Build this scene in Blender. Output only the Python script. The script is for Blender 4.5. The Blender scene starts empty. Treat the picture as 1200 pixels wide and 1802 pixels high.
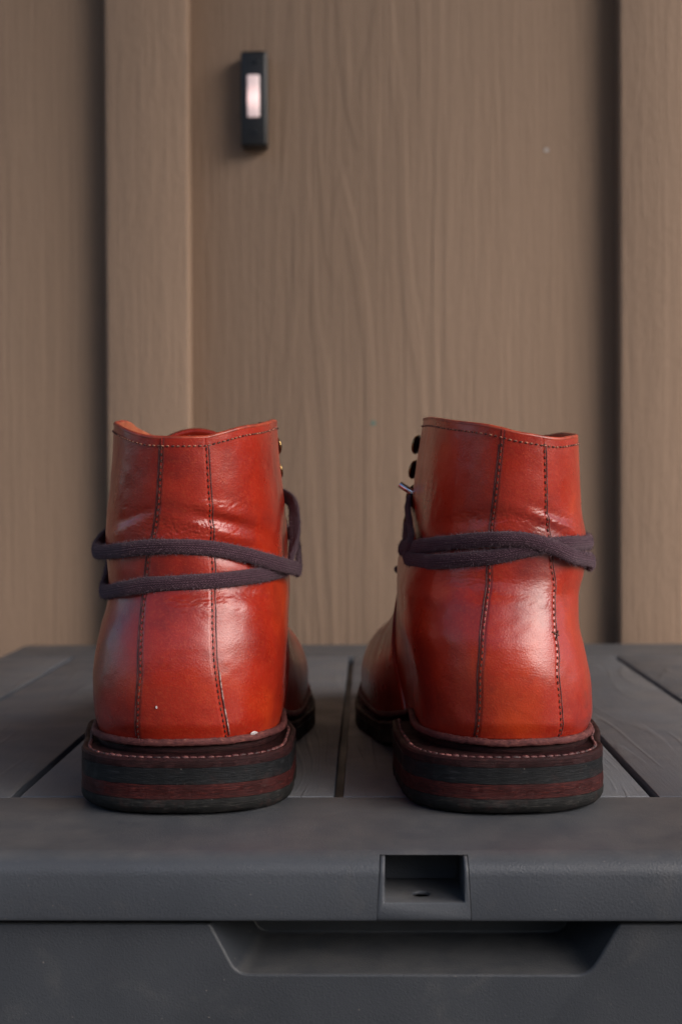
import bpy, math, random
import numpy as np
from mathutils import Matrix, Vector
random.seed(7); np.random.seed(7)
SC = bpy.context.scene
COL = SC.collection
R = math.radians

# ------------------------------------------------------------------ camera, light, exposure
H = 0.117                       # eye height above the lid of the box (metres)
cam_d = bpy.data.cameras.new('camera'); cam = bpy.data.objects.new('camera', cam_d); COL.objects.link(cam)
cam_d.sensor_fit = 'VERTICAL'; cam_d.sensor_height = 36.0; cam_d.sensor_width = 24.0
cam_d.lens = 50.0; cam_d.clip_start = 0.02; cam_d.clip_end = 400
CM = Matrix.Translation((0, 0, H)) @ Matrix.Rotation(R(1.03), 4, 'Z') @ Matrix.Rotation(R(90 - 0.94), 4, 'X') @ Matrix.Rotation(R(-0.26), 4, 'Z')
cam.matrix_world = CM
cam_d.dof.use_dof = True; cam_d.dof.focus_distance = 0.53; cam_d.dof.aperture_fstop = 12.5
SC.camera = cam

SUN_EL, SUN_AZ = 39.0, 54.0       # azimuth measured from straight behind the camera towards the right
W = bpy.data.worlds.new('World'); SC.world = W; W.use_nodes = True
nt = W.node_tree; nt.nodes.clear()
sky = nt.nodes.new('ShaderNodeTexSky'); sky.sky_type = 'NISHITA'; sky.sun_disc = False
sky.sun_elevation = R(SUN_EL); sky.sun_rotation = R(180 - SUN_AZ)
sky.dust_density = 3.0; sky.air_density = 1.0; sky.ozone_density = 1.0
bg = nt.nodes.new('ShaderNodeBackground'); bg.inputs[1].default_value = 0.11
wo = nt.nodes.new('ShaderNodeOutputWorld')
nt.links.new(sky.outputs[0], bg.inputs[0]); nt.links.new(bg.outputs[0], wo.inputs[0])
sl = bpy.data.lights.new('sun', 'SUN'); so = bpy.data.objects.new('sun', sl); COL.objects.link(so)
sl.energy = 3.4; sl.angle = R(58); sl.color = (1.0, 0.93, 0.88)
sd = Vector((math.sin(R(SUN_AZ)) * math.cos(R(SUN_EL)), -math.cos(R(SUN_AZ)) * math.cos(R(SUN_EL)), math.sin(R(SUN_EL))))
so.rotation_euler = sd.to_track_quat('Z', 'Y').to_euler()
so.location = sd * 5
SC.view_settings.view_transform = 'Standard'; SC.view_settings.look = 'None'
SC.view_settings.exposure = 0.78; SC.view_settings.gamma = 1.0; SC.view_settings.use_curve_mapping = False
SC.render.engine = 'CYCLES'

# ------------------------------------------------------------------ helpers
CMn = np.array(CM)
def proj(P):
    """world points (...,3) -> pixel coordinates of the 1200x1802 photograph"""
    q = (P - CMn[:3, 3]) @ CMn[:3, :3]
    return 600 + 2500 * q[..., 0] / -q[..., 2], 901 - 2500 * q[..., 1] / -q[..., 2]
def sst(a, b, x):
    t = np.clip((x - a) / (b - a), 0, 1); return t * t * (3 - 2 * t)
def interp(x, tab):
    """smooth (cubic hermite) interpolation in a table of (x, value)"""
    xs = np.array([p[0] for p in tab], float); ys = np.array([p[1] for p in tab], float)
    o = np.argsort(xs); xs = xs[o]; ys = ys[o]
    h = np.diff(xs); d = np.diff(ys) / h
    m = np.empty_like(ys); m[0] = d[0]; m[-1] = d[-1]
    for i in range(1, len(xs) - 1):
        m[i] = 0 if d[i-1] * d[i] <= 0 else 2 * d[i-1] * d[i] / (d[i-1] + d[i])
    xc = np.clip(x, xs[0], xs[-1]); k = np.clip(np.searchsorted(xs, xc, side='right') - 1, 0, len(xs) - 2)
    hh = h[k]; t = (xc - xs[k]) / hh
    return ((2*t**3 - 3*t**2 + 1) * ys[k] + (t**3 - 2*t**2 + t) * hh * m[k]
            + (-2*t**3 + 3*t**2) * ys[k+1] + (t**3 - t**2) * hh * m[k+1])
RND = np.random.RandomState(3).rand(256, 256)
def vnoise(u, v):
    u = np.asarray(u, float); v = np.asarray(v, float)
    i = np.floor(u).astype(int); j = np.floor(v).astype(int); a = u - i; b = v - j
    a = a*a*(3-2*a); b = b*b*(3-2*b); g = lambda p, q: RND[p % 256, q % 256]
    return (g(i, j)*(1-a)+g(i+1, j)*a)*(1-b)+(g(i, j+1)*(1-a)+g(i+1, j+1)*a)*b
def fbm(u, v, o=4):
    s = 0; w = 1; t = 0
    for k in range(o):
        s = s + w * vnoise(u + 17*k, v + 31*k); t += w; w *= .5; u = u*2.03; v = v*2.03
    return s / t
def mesh_obj(name, V, F, mat, parent=None, smooth=True, uv=None, mats=None):
    me = bpy.data.meshes.new(name)
    me.from_pydata([tuple(map(float, p)) for p in V] if not isinstance(V, np.ndarray) else V.reshape(-1, 3).tolist(), [], F)
    if uv is not None:
        l = me.uv_layers.new(name='UVMap')
        idx = np.empty(len(me.loops), int); me.loops.foreach_get('vertex_index', idx)
        l.data.foreach_set('uv', np.asarray(uv, float).reshape(-1, 2)[idx].ravel())
    for m in (mats or [mat]): me.materials.append(m)
    if smooth: me.polygons.foreach_set('use_smooth', [True] * len(me.polygons))
    me.update()
    o = bpy.data.objects.new(name, me); COL.objects.link(o)
    if parent: o.parent = parent
    return o
def grid_faces(n, m, wrap=False, flip=False, base=0):
    """n rows x m columns"""
    F = []
    for i in range(n - 1):
        for j in range(m if wrap else m - 1):
            a = base + i*m + j; b = base + i*m + (j+1) % m; c = base + (i+1)*m + (j+1) % m; d = base + (i+1)*m + j
            F.append((a, d, c, b) if flip else (a, b, c, d))
    return F
def box(name, lo, hi, mat, parent=None, bev=0, seg=3):
    import bmesh
    bm = bmesh.new(); bmesh.ops.create_cube(bm, size=1)
    for v in bm.verts:
        for k in range(3): v.co[k] = lo[k] if v.co[k] < 0 else hi[k]
    if bev: bmesh.ops.bevel(bm, geom=bm.edges[:], offset=bev, segments=seg, profile=.5, affect='EDGES')
    me = bpy.data.meshes.new(name); bm.to_mesh(me); bm.free(); me.materials.append(mat)
    if bev: me.polygons.foreach_set('use_smooth', [True]*len(me.polygons)); me.set_sharp_from_angle(angle=R(50))
    o = bpy.data.objects.new(name, me); COL.objects.link(o)
    if parent: o.parent = parent
    return o
def empty(name, loc, rz=0):
    o = bpy.data.objects.new(name, None); COL.objects.link(o); o.location = loc; o.rotation_euler = (0, 0, rz)
    o.empty_display_size = .02; return o
def tag(o, label=None, cat=None, group=None, kind=None):
    for k, v in (('label', label), ('category', cat), ('group', group), ('kind', kind)):
        if v: o[k] = v
    return o
def bake(o):
    """apply the modifiers of o"""
    dg = bpy.context.evaluated_depsgraph_get(); dg.update()
    me = bpy.data.meshes.new_from_object(o.evaluated_get(dg)); old = o.data
    o.modifiers.clear(); o.data = me; bpy.data.meshes.remove(old); return o

# ------------------------------------------------------------------ materials
class N:
    def __init__(s, name):
        s.m = bpy.data.materials.new(name); s.m.use_nodes = True; s.t = s.m.node_tree
        s.b = s.t.nodes['Principled BSDF']; s.out = s.t.nodes['Material Output']
    def n(s, typ, **k):
        o = s.t.nodes.new('ShaderNode' + typ)
        for a, v in k.items():
            if a.startswith('i_'):
                key = a[2:]; key = int(key) if key.isdigit() else key.replace('_', ' ')
                s.set(o.inputs[key], v)
            else: setattr(o, a, v)
        return o
    def set(s, sock, v):
        if hasattr(v, 'is_output') or isinstance(v, bpy.types.NodeSocket): s.t.links.new(v, sock)
        elif hasattr(v, 'outputs'): s.t.links.new(v.outputs[0], sock)
        elif isinstance(v, tuple) and len(v) == 3 and sock.type == 'RGBA': sock.default_value = (*v, 1)
        else: sock.default_value = v
    def P(s, **k):
        for a, v in k.items(): s.set(s.b.inputs[a.replace('_', ' ')], v)
        return s
    def coord(s, scale=(1, 1, 1), kind='Object', loc=(0, 0, 0), rot=(0, 0, 0)):
        c = s.n('TexCoord'); mp = s.n('Mapping'); s.t.links.new(c.outputs[kind], mp.inputs[0])
        mp.inputs['Scale'].default_value = scale; mp.inputs['Location'].default_value = loc; mp.inputs['Rotation'].default_value = rot
        return mp.outputs[0]
    def noise(s, vec, scale, detail=4, rough=.5, dist=0):
        return s.n('TexNoise', i_Vector=vec, i_Scale=scale, i_Detail=detail, i_Roughness=rough, i_Distortion=dist).outputs[0]
    def ramp(s, fac, stops, interp='EASE'):
        r = s.n('ValToRGB'); s.set(r.inputs[0], fac); e = r.color_ramp.elements; r.color_ramp.interpolation = interp
        while len(e) < len(stops): e.new(.5)
        for q, (p, c) in zip(e, stops):
            q.position = p; q.color = (*c, 1) if isinstance(c, tuple) else (c, c, c, 1)
        return r.outputs[0]
    def mix(s, f, a, b, mode='MIX'):
        m = s.n('Mix', data_type='RGBA', blend_type=mode)
        s.set(m.inputs[0], f); s.set(m.inputs[6], a); s.set(m.inputs[7], b); return m.outputs[2]
    def math(s, op, a, b=0.0, c=None):
        m = s.n('Math', operation=op); s.set(m.inputs[0], a); s.set(m.inputs[1], b)
        if c is not None: s.set(m.inputs[2], c)
        return m.outputs[0]
    def bump(s, h, dist, strength=1.0, normal=None):
        b = s.n('Bump', i_Height=h, i_Distance=dist, i_Strength=strength)
        if normal is not None: s.set(b.inputs['Normal'], normal)
        return b.outputs[0]
    def bumpP(s, *a, **k): s.set(s.b.inputs['Normal'], s.bump(*a, **k)); return s

def leather(name, seed, dark=1.0):
    s = N(name); c = s.coord(loc=(seed, seed*.7, 0))
    n1 = s.noise(c, 20, 4, .5, .3); n2 = s.noise(c, 62, 5, .65, .3); n3 = s.noise(c, 900, 3, .6)
    k = lambda *v: tuple(x*dark for x in v)
    col = s.ramp(n1, [(.27, k(.135, .0065, .005)), (.5, k(.28, .0155, .006)), (.73, k(.42, .040, .008))])
    col = s.mix(s.ramp(n2, [(.47, 0.0), (.72, .42)]), col, k(.12, .007, .006))
    col = s.mix(s.math('MULTIPLY', s.ramp(n3, [(.45, 0.0), (.8, 1.0)]), .22), col, k(.5, .09, .03))
    # a few dark smudges
    sm = s.noise(s.coord(loc=(seed*2, 3, 1)), 48, 4, .6, .3)
    col = s.mix(s.ramp(sm, [(.66, 0.0), (.76, .6)]), col, k(.075, .008, .009))
    s.P(Base_Color=col, Specular_IOR_Level=.4, Coat_Weight=.32, Coat_Roughness=.22)
    s.P(Roughness=s.ramp(s.noise(c, 60, 4, .6), [(.3, .26), (.7, .38)]))
    vor = s.n('TexVoronoi', i_Vector=c, i_Scale=1500.0).outputs[0]
    g = s.bump(vor, .00010, .5)
    g = s.bump(s.noise(s.coord(scale=(1, 1, 2.6)), 330, 5, .65, .5), .0003, .28, g)
    s.bumpP(s.noise(c, 3200, 2), .00005, .5, normal=g)
    return s.m
M = {}
M['leather'] = leather('burnished_leather', 0.0)
M['leather2'] = leather('burnished_leather_b', 5.3)
M['vamp'] = leather('vamp_leather_shaded', 2.0, .9)  # same leather as the shaft, darkened to stand in for shade around the forefoot
s = N('lining_leather'); c = s.coord()
s.P(Base_Color=s.ramp(s.noise(c, 120, 5), [(.3, (.27, .060, .024)), (.7, (.36, .095, .038))]), Roughness=.7).bumpP(s.noise(c, 1500, 4), .0002, .5); M['lining'] = s.m
s = N('edge_leather'); c = s.coord()
s.P(Base_Color=s.ramp(s.noise(c, 200, 5), [(.3, (.17, .022, .013)), (.7, (.36, .05, .02))]), Roughness=.38).bumpP(s.noise(c, 1800, 3), .0002, .4); M['edge'] = s.m

def sole_mat(name, c0, c1, c2, rough, gran=260, stretch=9.0, bumpd=.0003, specks=.6, spec=.14):
    s = N(name); c = s.coord(scale=(1, 1, stretch))
    n = s.noise(c, gran, 6, .7, .3); c_o = s.coord()
    col = s.ramp(n, [(.3, c0), (.52, c1), (.72, c2)])
    col = s.mix(s.ramp(s.noise(c_o, 60, 3, .5), [(.35, 0.0), (.75, .55)]), col, c0)
    col = s.mix(s.ramp(s.noise(s.coord(loc=(3, 1, 2)), 110, 5, .7), [(.52, 0.0), (.75, .5)]), col, (.050, .022, .020))
    sp = s.ramp(s.noise(c_o, 750, 3, .6), [(.71, 0.0), (.76, specks)])
    col = s.mix(sp, col, (.32, .27, .23))
    s.P(Base_Color=col, Roughness=s.ramp(s.noise(c_o, 120, 4), [(.3, rough - .08), (.7, rough + .12)]), Specular_IOR_Level=spec)
    g = s.bump(s.noise(c, gran * 2, 5, .7), bumpd, .8)
    g = s.bump(s.noise(s.coord(scale=(1, 1, 30)), 90, 4, .7), .0004, .6, g)
    s.bumpP(s.noise(c_o, 1400, 4, .6), .0002, .5, normal=g)
    return s.m
M['welt'] = sole_mat('welt_leather', (.010, .005, .005), (.022, .0065, .0075), (.058, .017, .016), .55)
M['rand'] = sole_mat('rand_leather', (.050, .017, .018), (.105, .034, .033), (.21, .075, .06), .62, 500, 2.0)
M['welttop'] = sole_mat('welt_top', (.022, .008, .008), (.07, .018, .018), (.16, .045, .038), .45, 420, 1.0, .0004)
M['outsole'] = sole_mat('outsole_rubber', (.004, .0045, .005), (.007, .0075, .009), (.026, .027, .030), .55, 160, 8)
M['lift'] = sole_mat('heel_lift_leather', (.012, .004, .004), (.038, .0065, .0065), (.11, .021, .015), .55, 260, 10)
M['cap'] = sole_mat('heel_cap_rubber', (.006, .006, .006), (.011, .011, .011), (.038, .035, .032), .6, 200, 4)
s = N('dark_thread'); s.P(Base_Color=s.ramp(s.noise(s.coord(), 500, 2), [(.4, (.020, .006, .005)), (.65, (.11, .035, .02))]), Roughness=.8); M['thread'] = s.m
s = N('burnished_cut_edge'); s.P(Base_Color=s.ramp(s.noise(s.coord(), 260, 3), [(.4, (.040, .008, .008)), (.68, (.16, .05, .045))]), Roughness=.6); M['cutedge'] = s.m
s = N('pale_thread'); c = s.coord(); s.P(Base_Color=s.ramp(s.noise(c, 700, 2), [(.42, (.05, .012, .01)), (.62, (.36, .15, .09))]), Roughness=.8); M['thread2'] = s.m
s = N('welt_thread'); c = s.coord(); s.P(Base_Color=s.ramp(s.noise(c, 240, 3), [(.38, (.022, .008, .009)), (.54, (.08, .022, .022)), (.72, (.30, .11, .095))]), Roughness=.6).bumpP(s.noise(c, 2600, 3), .0003, .7); M['weltthread'] = s.m

s = N('lace_cotton')       # uv: u along the lace in units of its width, v round it
uvc = s.coord(kind='UV')
sep = s.n('SeparateXYZ', i_Vector=uvc)
u_, v_ = sep.outputs[0], sep.outputs[1]
tri = s.math('PINGPONG', s.math('MULTIPLY', v_, 1.0), .125)
ch = s.math('SINE', s.math('MULTIPLY', s.math('ADD', u_, s.math('MULTIPLY', tri, 6.0)), 2*math.pi*5.5))
rows = s.math('SINE', s.math('MULTIPLY', v_, 2*math.pi*26))
hgt = s.math('ADD', s.math('MULTIPLY', ch, .5), s.math('MULTIPLY', rows, .5))
co = s.coord(); fz = s.noise(co, 1800, 4, .7)
col = s.ramp(s.math('ADD', s.math('MULTIPLY', hgt, .18), fz), [(.25, (.014, .006, .009)), (.52, (.040, .018, .027)), (.8, (.12, .066, .086))])
s.P(Base_Color=col, Roughness=.9, Specular_IOR_Level=.15, Sheen_Weight=.2, Sheen_Roughness=.5, Sheen_Tint=(.6, .5, .55))
s.bumpP(s.noise(co, 2400, 3, .7), .0004, .6, normal=s.bump(hgt, .00016, .7)); M['lace'] = s.m
s = N('lace_fuzz'); s.P(Base_Color=(.13, .085, .10), Roughness=.95, Specular_IOR_Level=.1); M['fuzz'] = s.m
s = N('frayed_leather'); s.P(Base_Color=s.ramp(s.noise(s.coord(), 420, 3), [(.4, (.14, .04, .035)), (.6, (.42, .30, .27))]), Roughness=.8); M['rand_pale'] = s.m
s = N('black_metal'); s.P(Base_Color=(.006, .006, .007), Roughness=.28, Metallic=.3); M['hook'] = s.m
s = N('brass'); s.P(Base_Color=(.45, .30, .12), Roughness=.25, Metallic=1.0); M['brass'] = s.m
s = N('steel'); s.P(Base_Color=(.6, .6, .65), Roughness=.2, Metallic=1.0); M['steel'] = s.m
s = N('pale_glue'); s.P(Base_Color=(.45, .42, .43), Roughness=.5); M['glue'] = s.m

def resin(name, wood=False, tint=1.0):
    s = N(name); c = s.coord()
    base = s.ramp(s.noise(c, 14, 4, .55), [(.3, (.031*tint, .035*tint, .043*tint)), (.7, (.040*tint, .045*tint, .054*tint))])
    dust = s.ramp(s.noise(c, 800, 2, .5), [(.745, 0.0), (.79, .6)])
    base = s.mix(dust, base, (.30, .26, .22))
    smear = s.ramp(s.noise(c, 38, 5, .7, .8), [(.52, 0.0), (.78, .35)])
    base = s.mix(smear, base, (.075, .072, .070))
    s.P(Roughness=s.ramp(s.noise(c, 30, 4), [(.3, .42), (.7, .56)]), Specular_IOR_Level=.45)
    g = s.bump(s.noise(c, 1500, 3, .6), .0003, .55)
    if wood:
        # long grain running with the plank (y), arching here and there
        w = s.coord(scale=(1, .13, 1)); ds = s.noise(w, 22, 2, .5)
        cc = s.coord(scale=(1, .14, 1), loc=(0, .05, 0))
        fld = s.noise(cc, 24, 2, .45, .2)
        wv = s.math('SINE', s.math('MULTIPLY', fld, 75.0))
        fine = s.noise(s.coord(scale=(1, .03, 1)), 900, 3, .6)
        patch = s.ramp(s.noise(s.coord(scale=(1, .3, 1)), 26, 2), [(.42, 0.0), (.62, 1.0)])
        h = s.math('MULTIPLY', s.ramp(wv, [(.35, 0.0), (.95, 1.0)]), patch)
        g = s.bump(h, .0006, .6, g); g = s.bump(fine, .0004, .35, g)
        base = s.mix(s.math('MULTIPLY', h, .22), base, (.13, .128, .125))
    up = s.ramp(s.n('SeparateXYZ', i_Vector=s.n('NewGeometry').outputs['Normal']).outputs[2], [(.6, 0.0), (.95, 1.0)])
    dst = s.math('MULTIPLY', up, s.ramp(s.noise(c, 55, 5, .7), [(.3, .12), (.7, .42)]))
    base = s.mix(dst, base, (.11, .105, .10))
    s.P(Base_Color=base); s.set(s.b.inputs['Normal'], g)
    return s.m
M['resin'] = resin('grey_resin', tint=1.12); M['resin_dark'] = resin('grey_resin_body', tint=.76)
M['plank'] = resin('grey_resin_woodgrain', True, 1.9)

def siding(name, cx, amount, tint=1.0):
    s = N(name); c = s.coord()
    base = s.ramp(s.noise(s.coord(scale=(1, 1, .2)), 9, 4, .6), [(.3, (.238*tint, .160*tint, .110*tint)), (.7, (.262*tint, .178*tint, .124*tint))])
    dirt = s.ramp(s.noise(c, 5, 5, .65, .5), [(.5, 0.0), (.8, .35)])
    base = s.mix(s.math('MULTIPLY', dirt, .5), base, (.18, .13, .095))
    # cathedral grain pressed into the board
    cc = s.coord(scale=(1, 1, .085), loc=(-cx, 0, .3))
    fld = s.noise(cc, 8.5, 3, .4, .1)
    wv = s.math('SINE', s.math('MULTIPLY', fld, 120.0))
    fine = s.noise(s.coord(scale=(1, 1, .025)), 260, 5, .75)
    xx = s.math('ABSOLUTE', s.math('SUBTRACT', s.n('SeparateXYZ', i_Vector=c).outputs[0], cx))
    band = s.ramp(s.math('ADD', s.math('MULTIPLY', xx, 8.0), s.math('MULTIPLY', s.noise(s.coord(scale=(1, 1, .1)), 14, 2), .3)), [(.30, 1.0), (.95, .15)])
    hh = s.math('MULTIPLY', s.ramp(wv, [(.0, 0.0), (.8, 1.0)]), band)
    g = s.bump(hh, .0010*amount, .38)
    g = s.bump(fine, .0012, 1.0, g); g = s.bump(s.noise(s.coord(scale=(1, 1, .05)), 130, 4, .6), .0012, .5, g); g = s.bump(s.noise(s.coord(scale=(1, 1, .35)), 240, 4, .7), .0007, .6 if amount > .5 else 1.0, g)
    s.P(Base_Color=base, Roughness=.66, Specular_IOR_Level=.3); s.set(s.b.inputs['Normal'], g)
    return s.m
M['siding'] = siding('painted_siding', .004, 1.0)
M['batten'] = siding('painted_batten', .3, .25, 1.05)

# ------------------------------------------------------------------ the wall
WY = 1.135        # face of the siding
BT = .019
HW = 1.1
wall = tag(empty('house_wall', (0, WY, -.45)), 'brown painted board and batten wall of the house behind the boots', 'wall')
def at(px, Y): return (px - 645) * Y / 2500.0
by = WY - BT
bw = .0655
b1 = at(262, by); sp = at(1162, by) - b1
ctr = [b1 + sp * k for k in range(-2, 4)]
import bmesh
for i in range(len(ctr) - 1):
    x0, x1 = ctr[i] + .0008, ctr[i+1] - .0008
    p = box('siding_panel', (x0, 0, 0), (x1, .012, 2.6), M['siding'], wall, .0012, 2)
for x in ctr:
    p = box('batten', (x - bw/2, -BT, 0), (x + bw/2, -.0003, 2.6), M['batten'], wall, .0022, 3)

for px_, py_, r_, cl in ((657, 745, .0026, (.06, .16, .14)), (961, 270, .0020, (.42, .42, .42))):
    s = N('paint_fleck'); s.P(Base_Color=cl, Roughness=.6); bm = bmesh.new(); bmesh.ops.create_icosphere(bm, subdivisions=2, radius=1)
    for v in bm.verts: k_ = random.uniform(.6, 1.1); v.co = Vector((v.co.x*r_*k_, v.co.y*.0003, v.co.z*r_*k_*.8))
    me = bpy.data.meshes.new('paint_fleck'); bm.to_mesh(me); bm.free(); me.materials.append(s.m); o_ = bpy.data.objects.new('paint_fleck', me); COL.objects.link(o_)
    o_.parent = wall; o_.location = (at(px_, WY), 0, H - (py_ - 860)*WY/2500 + .45)

# unseen roof added over the box to cut the light from overhead sky
roof = tag(empty('added_roof', (0, WY, 1.55)), 'unseen board roof added over the storage box to block overhead sky light', 'roof')
for k_ in range(9):
    box('added_roof_board', (-.80 + .24*k_ + .0015, -2.3, 0), (-.80 + .24*(k_+1) - .0015, -.003, .02), M['batten'], roof, .002, 2)
box('added_roof_fascia', (-.82, -2.325, -.06), (1.38, -2.302, .10), M['batten'], roof, .002, 2)

# ------------------------------------------------------------------ ground
s = N('porch_concrete'); c = s.coord()
s.P(Base_Color=s.ramp(s.noise(c, 6, 6, .6), [(.3, (.07, .068, .065)), (.7, (.11, .105, .10))]), Roughness=.85).bumpP(s.noise(c, 120, 5), .002, .5)
g = mesh_obj('porch_floor', [(-40, -60, -.45), (40, -60, -.45), (40, WY, -.45), (-40, WY, -.45)], [(0, 1, 2, 3)], s.m, smooth=False)
tag(g, kind='structure')

# unseen hedge added behind the camera to give the leather dark reflections
s = N('added_hedge_leaves'); c = s.coord()
s.P(Base_Color=s.ramp(s.noise(c, 9, 6, .7), [(.35, (.012, .022, .008)), (.7, (.05, .085, .028))]), Roughness=.7)
uu, vv = np.meshgrid(np.linspace(-9, 6, 220), np.linspace(0, 1, 70))
hz = -.45 + 2.7*np.sin(np.clip(vv*1.25, 0, 1)*np.pi/2); hy = -6.5 - .9*np.clip(vv*1.6 - .6, 0, 1)**2
dd = .35*(fbm(uu*2.2 + 40, vv*9, 5) - .5)
mesh_hd = mesh_obj('added_hedge', np.stack([uu, hy + dd, hz + dd*.6*(vv > .02)], -1), grid_faces(70, 220), s.m)
tag(mesh_hd, 'unseen dark green hedge added behind the camera to darken reflections', 'hedge')

# ------------------------------------------------------------------ storage box
bx = empty('storage_box', (0, 0, -.45))
tag(bx, 'dark grey plastic deck storage box with plank-look lid under the boots', 'storage box')
def child(o): o.parent = bx; o.matrix_parent_inverse = Matrix.Translation((0, 0, .45)); return o
LX0, LX1 = -.262, .292
FY, BY = .4585, 1.075      # front and back of the lid
PY0, PY1 = .5395, .992     # planks begin and end
ST = -.0001                # the rim lies a little below the planks
# the rim of the lid: front strip with its rounded skirt, swept along x
def skirt_profile():
    P = [(PY0 - .0015, -.010), (PY0 - .0015, ST - .0003), (PY0 - .0018, ST)]
    r = .0095
    for k in range(0, 9):
        P.append((PY0 - .003 + (FY + .020 - PY0 + .003) * k / 8.0, ST - .0014 * (k / 8.0)**2.5))
    cy, cz = FY + r + .0005, ST - .0015 - r
    for k in range(1, 13):
        a = R(90 + 84 * k / 12.0); P.append((cy + (r+.003*(1-k/12)) * math.cos(a), cz + r * math.sin(a)))
    P += [(FY - .0008, -.0215), (FY - .0002, -.0228), (FY + .0012, -.0234), (FY + .0035, -.0234), (FY + .0045, -.0225), (FY + .0045, -.018)]
    P += [(FY + .030, -.018), (FY + .045, -.010)]
    return P
prof = skirt_profile()
def extrude_x(name, prof, x0, x1, mat, cuts=2):
    n = len(prof); V = []; F = []
    xs = np.linspace(x0, x1, cuts)
    for x in xs: V += [(x, y, z) for (y, z) in prof]
    for i in range(len(xs) - 1):
        for j in range(n):
            a, b = i*n + j, i*n + (j+1) % n; F.append((a, b, b+n, a+n))
    F.append(tuple(range(n))[::-1]); F.append(tuple((len(xs)-1)*n + k for k in range(n)))
    o = mesh_obj(name, V, F, mat, smooth=True)
    bm = bmesh.new(); bm.from_mesh(o.data); bmesh.ops.recalc_face_normals(bm, faces=bm.faces[:]); bm.to_mesh(o.data); bm.free()
    return o
def boolean(o, cutters, op='DIFFERENCE'):
    for c in cutters:
        m = o.modifiers.new('b', 'BOOLEAN'); m.operation = op; m.object = c; m.solver = 'EXACT'
    bake(o)
    for c in cutters: bpy.data.objects.remove(c, do_unlink=True)
    return o
def prism_y(name, poly, y0, y1, mat=None, scale1=(1, 1), off1=(0, 0)):
    """poly in (x,z) extruded along y; far end may be scaled about the centroid"""
    n = len(poly); cx = sum(p[0] for p in poly)/n; cz = sum(p[1] for p in poly)/n
    V = [(x, y0, z) for x, z in poly] + [(cx + (x-cx)*scale1[0] + off1[0], y1, cz + (z-cz)*scale1[1] + off1[1]) for x, z in poly]
    F = [tuple(range(n)), tuple(range(2*n-1, n-1, -1))] + [(i, i+n, (i+1) % n + n, (i+1) % n) for i in range(n)]
    o = mesh_obj(name, V, F, mat or M['resin'], smooth=False)
    bm = bmesh.new(); bm.from_mesh(o.data); bmesh.ops.recalc_face_normals(bm, faces=bm.faces[:]); bm.to_mesh(o.data); bm.free()
    return o
def finish(o, bev, seg=3, ang=35):
    m = o.modifiers.new('v', 'BEVEL'); m.width = bev; m.segments = seg; m.limit_method = 'ANGLE'; m.angle_limit = R(ang); m.harden_normals = False
    bake(o); o.data.polygons.foreach_set('use_smooth', [True]*len(o.data.polygons)); o.data.set_sharp_from_angle(angle=R(40)); return o
def zat(py, Y): return H - (py - 860) * Y / 2500.0

skirt = extrude_x('lid_rim', prof, LX0, LX1, M['resin'])
# slot in the skirt for the latch panel (a trapezoid open at the bottom)
fx = lambda px: at(px, FY)
zt = -.0040
slot = [(fx(666), -.0027), (fx(657), -.03), (fx(829), -.03), (fx(822), -.0027)]
cut = prism_y('cut', slot, FY - .01, FY + .028)
boolean(skirt, [cut])
skirt.data.set_sharp_from_angle(angle=R(38)); child(skirt)
# the latch panel that fills the slot, with its own pocket and screw hole
pan = extrude_x('latch_panel', [p for p in prof], fx(660.0), fx(827.5), M['resin'])
keep = prism_y('cut', [(fx(667.2), -.0030), (fx(658.3), -.0245), (fx(827.3), -.0245), (fx(820.8), -.0030)], FY - .01, FY + .0275)
m = pan.modifiers.new('b', 'BOOLEAN'); m.operation = 'INTERSECT'; m.object = keep; m.solver = 'EXACT'; bake(pan); bpy.data.objects.remove(keep, do_unlink=True)
zb, ztp = zat(1592, FY), -.001
pocket = prism_y('cut', [(fx(671.5), zb), (fx(816), zb), (fx(816), ztp), (fx(673.5), ztp)], FY - .01, FY + .029, scale1=(.93, .90))
boolean(pan, [pocket])
# screw hole through the pocket floor
bm = bmesh.new(); bmesh.ops.create_cone(bm, segments=28, radius1=.0029, radius2=.0029, depth=.02, cap_ends=True)
me = bpy.data.meshes.new('cut'); bm.to_mesh(me); bm.free(); hc = bpy.data.objects.new('cut', me); COL.objects.link(hc)
hc.location = (fx(740), FY + .0095, zb - .004)
boolean(pan, [hc])
finish(pan, .00045, 2, 40); child(pan)

# planks
grooves = [-.2052, -.1345, -.0112, .1085, .1716, .2395]
edges = [-.2052 - .0] + grooves[1:]
PX = [LX0 + .004] + grooves + [LX1 - .004]
gw = .0036
random.seed(4)
for i in range(len(PX) - 1):
    x0 = PX[i] + (gw/2 if i else 0); x1 = PX[i+1] - (gw/2 if i < len(PX) - 2 else 0)
    p = box('plank', (0, 0, -.0052), (x1 - x0, PY1 - PY0, 0), M['plank'], None, .0004, 2)
    p.location = (x0, PY0, random.uniform(-.0002, .0002)); child(p)
# tray under the planks, side and back rims
child(box('lid_tray', (LX0 + .002, PY0 - .0003, -.012), (LX1 - .002, PY1 + .004, -.0055), M['resin'], None))
child(box('lid_back_rim', (LX0, PY1 + .0015, -.024), (LX1, BY, -.0004), M['resin'], None, .006, 5))
child(box('lid_side_rim', (LX0 - .0006, PY0, -.0236), (LX0 + .0034, PY1 + .003, -.0012), M['resin'], None, .0015, 3))
child(box('lid_side_rim', (LX1 - .0034, PY0, -.0236), (LX1 + .0006, PY1 + .003, -.0012), M['resin'], None, .0015, 3))
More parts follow.
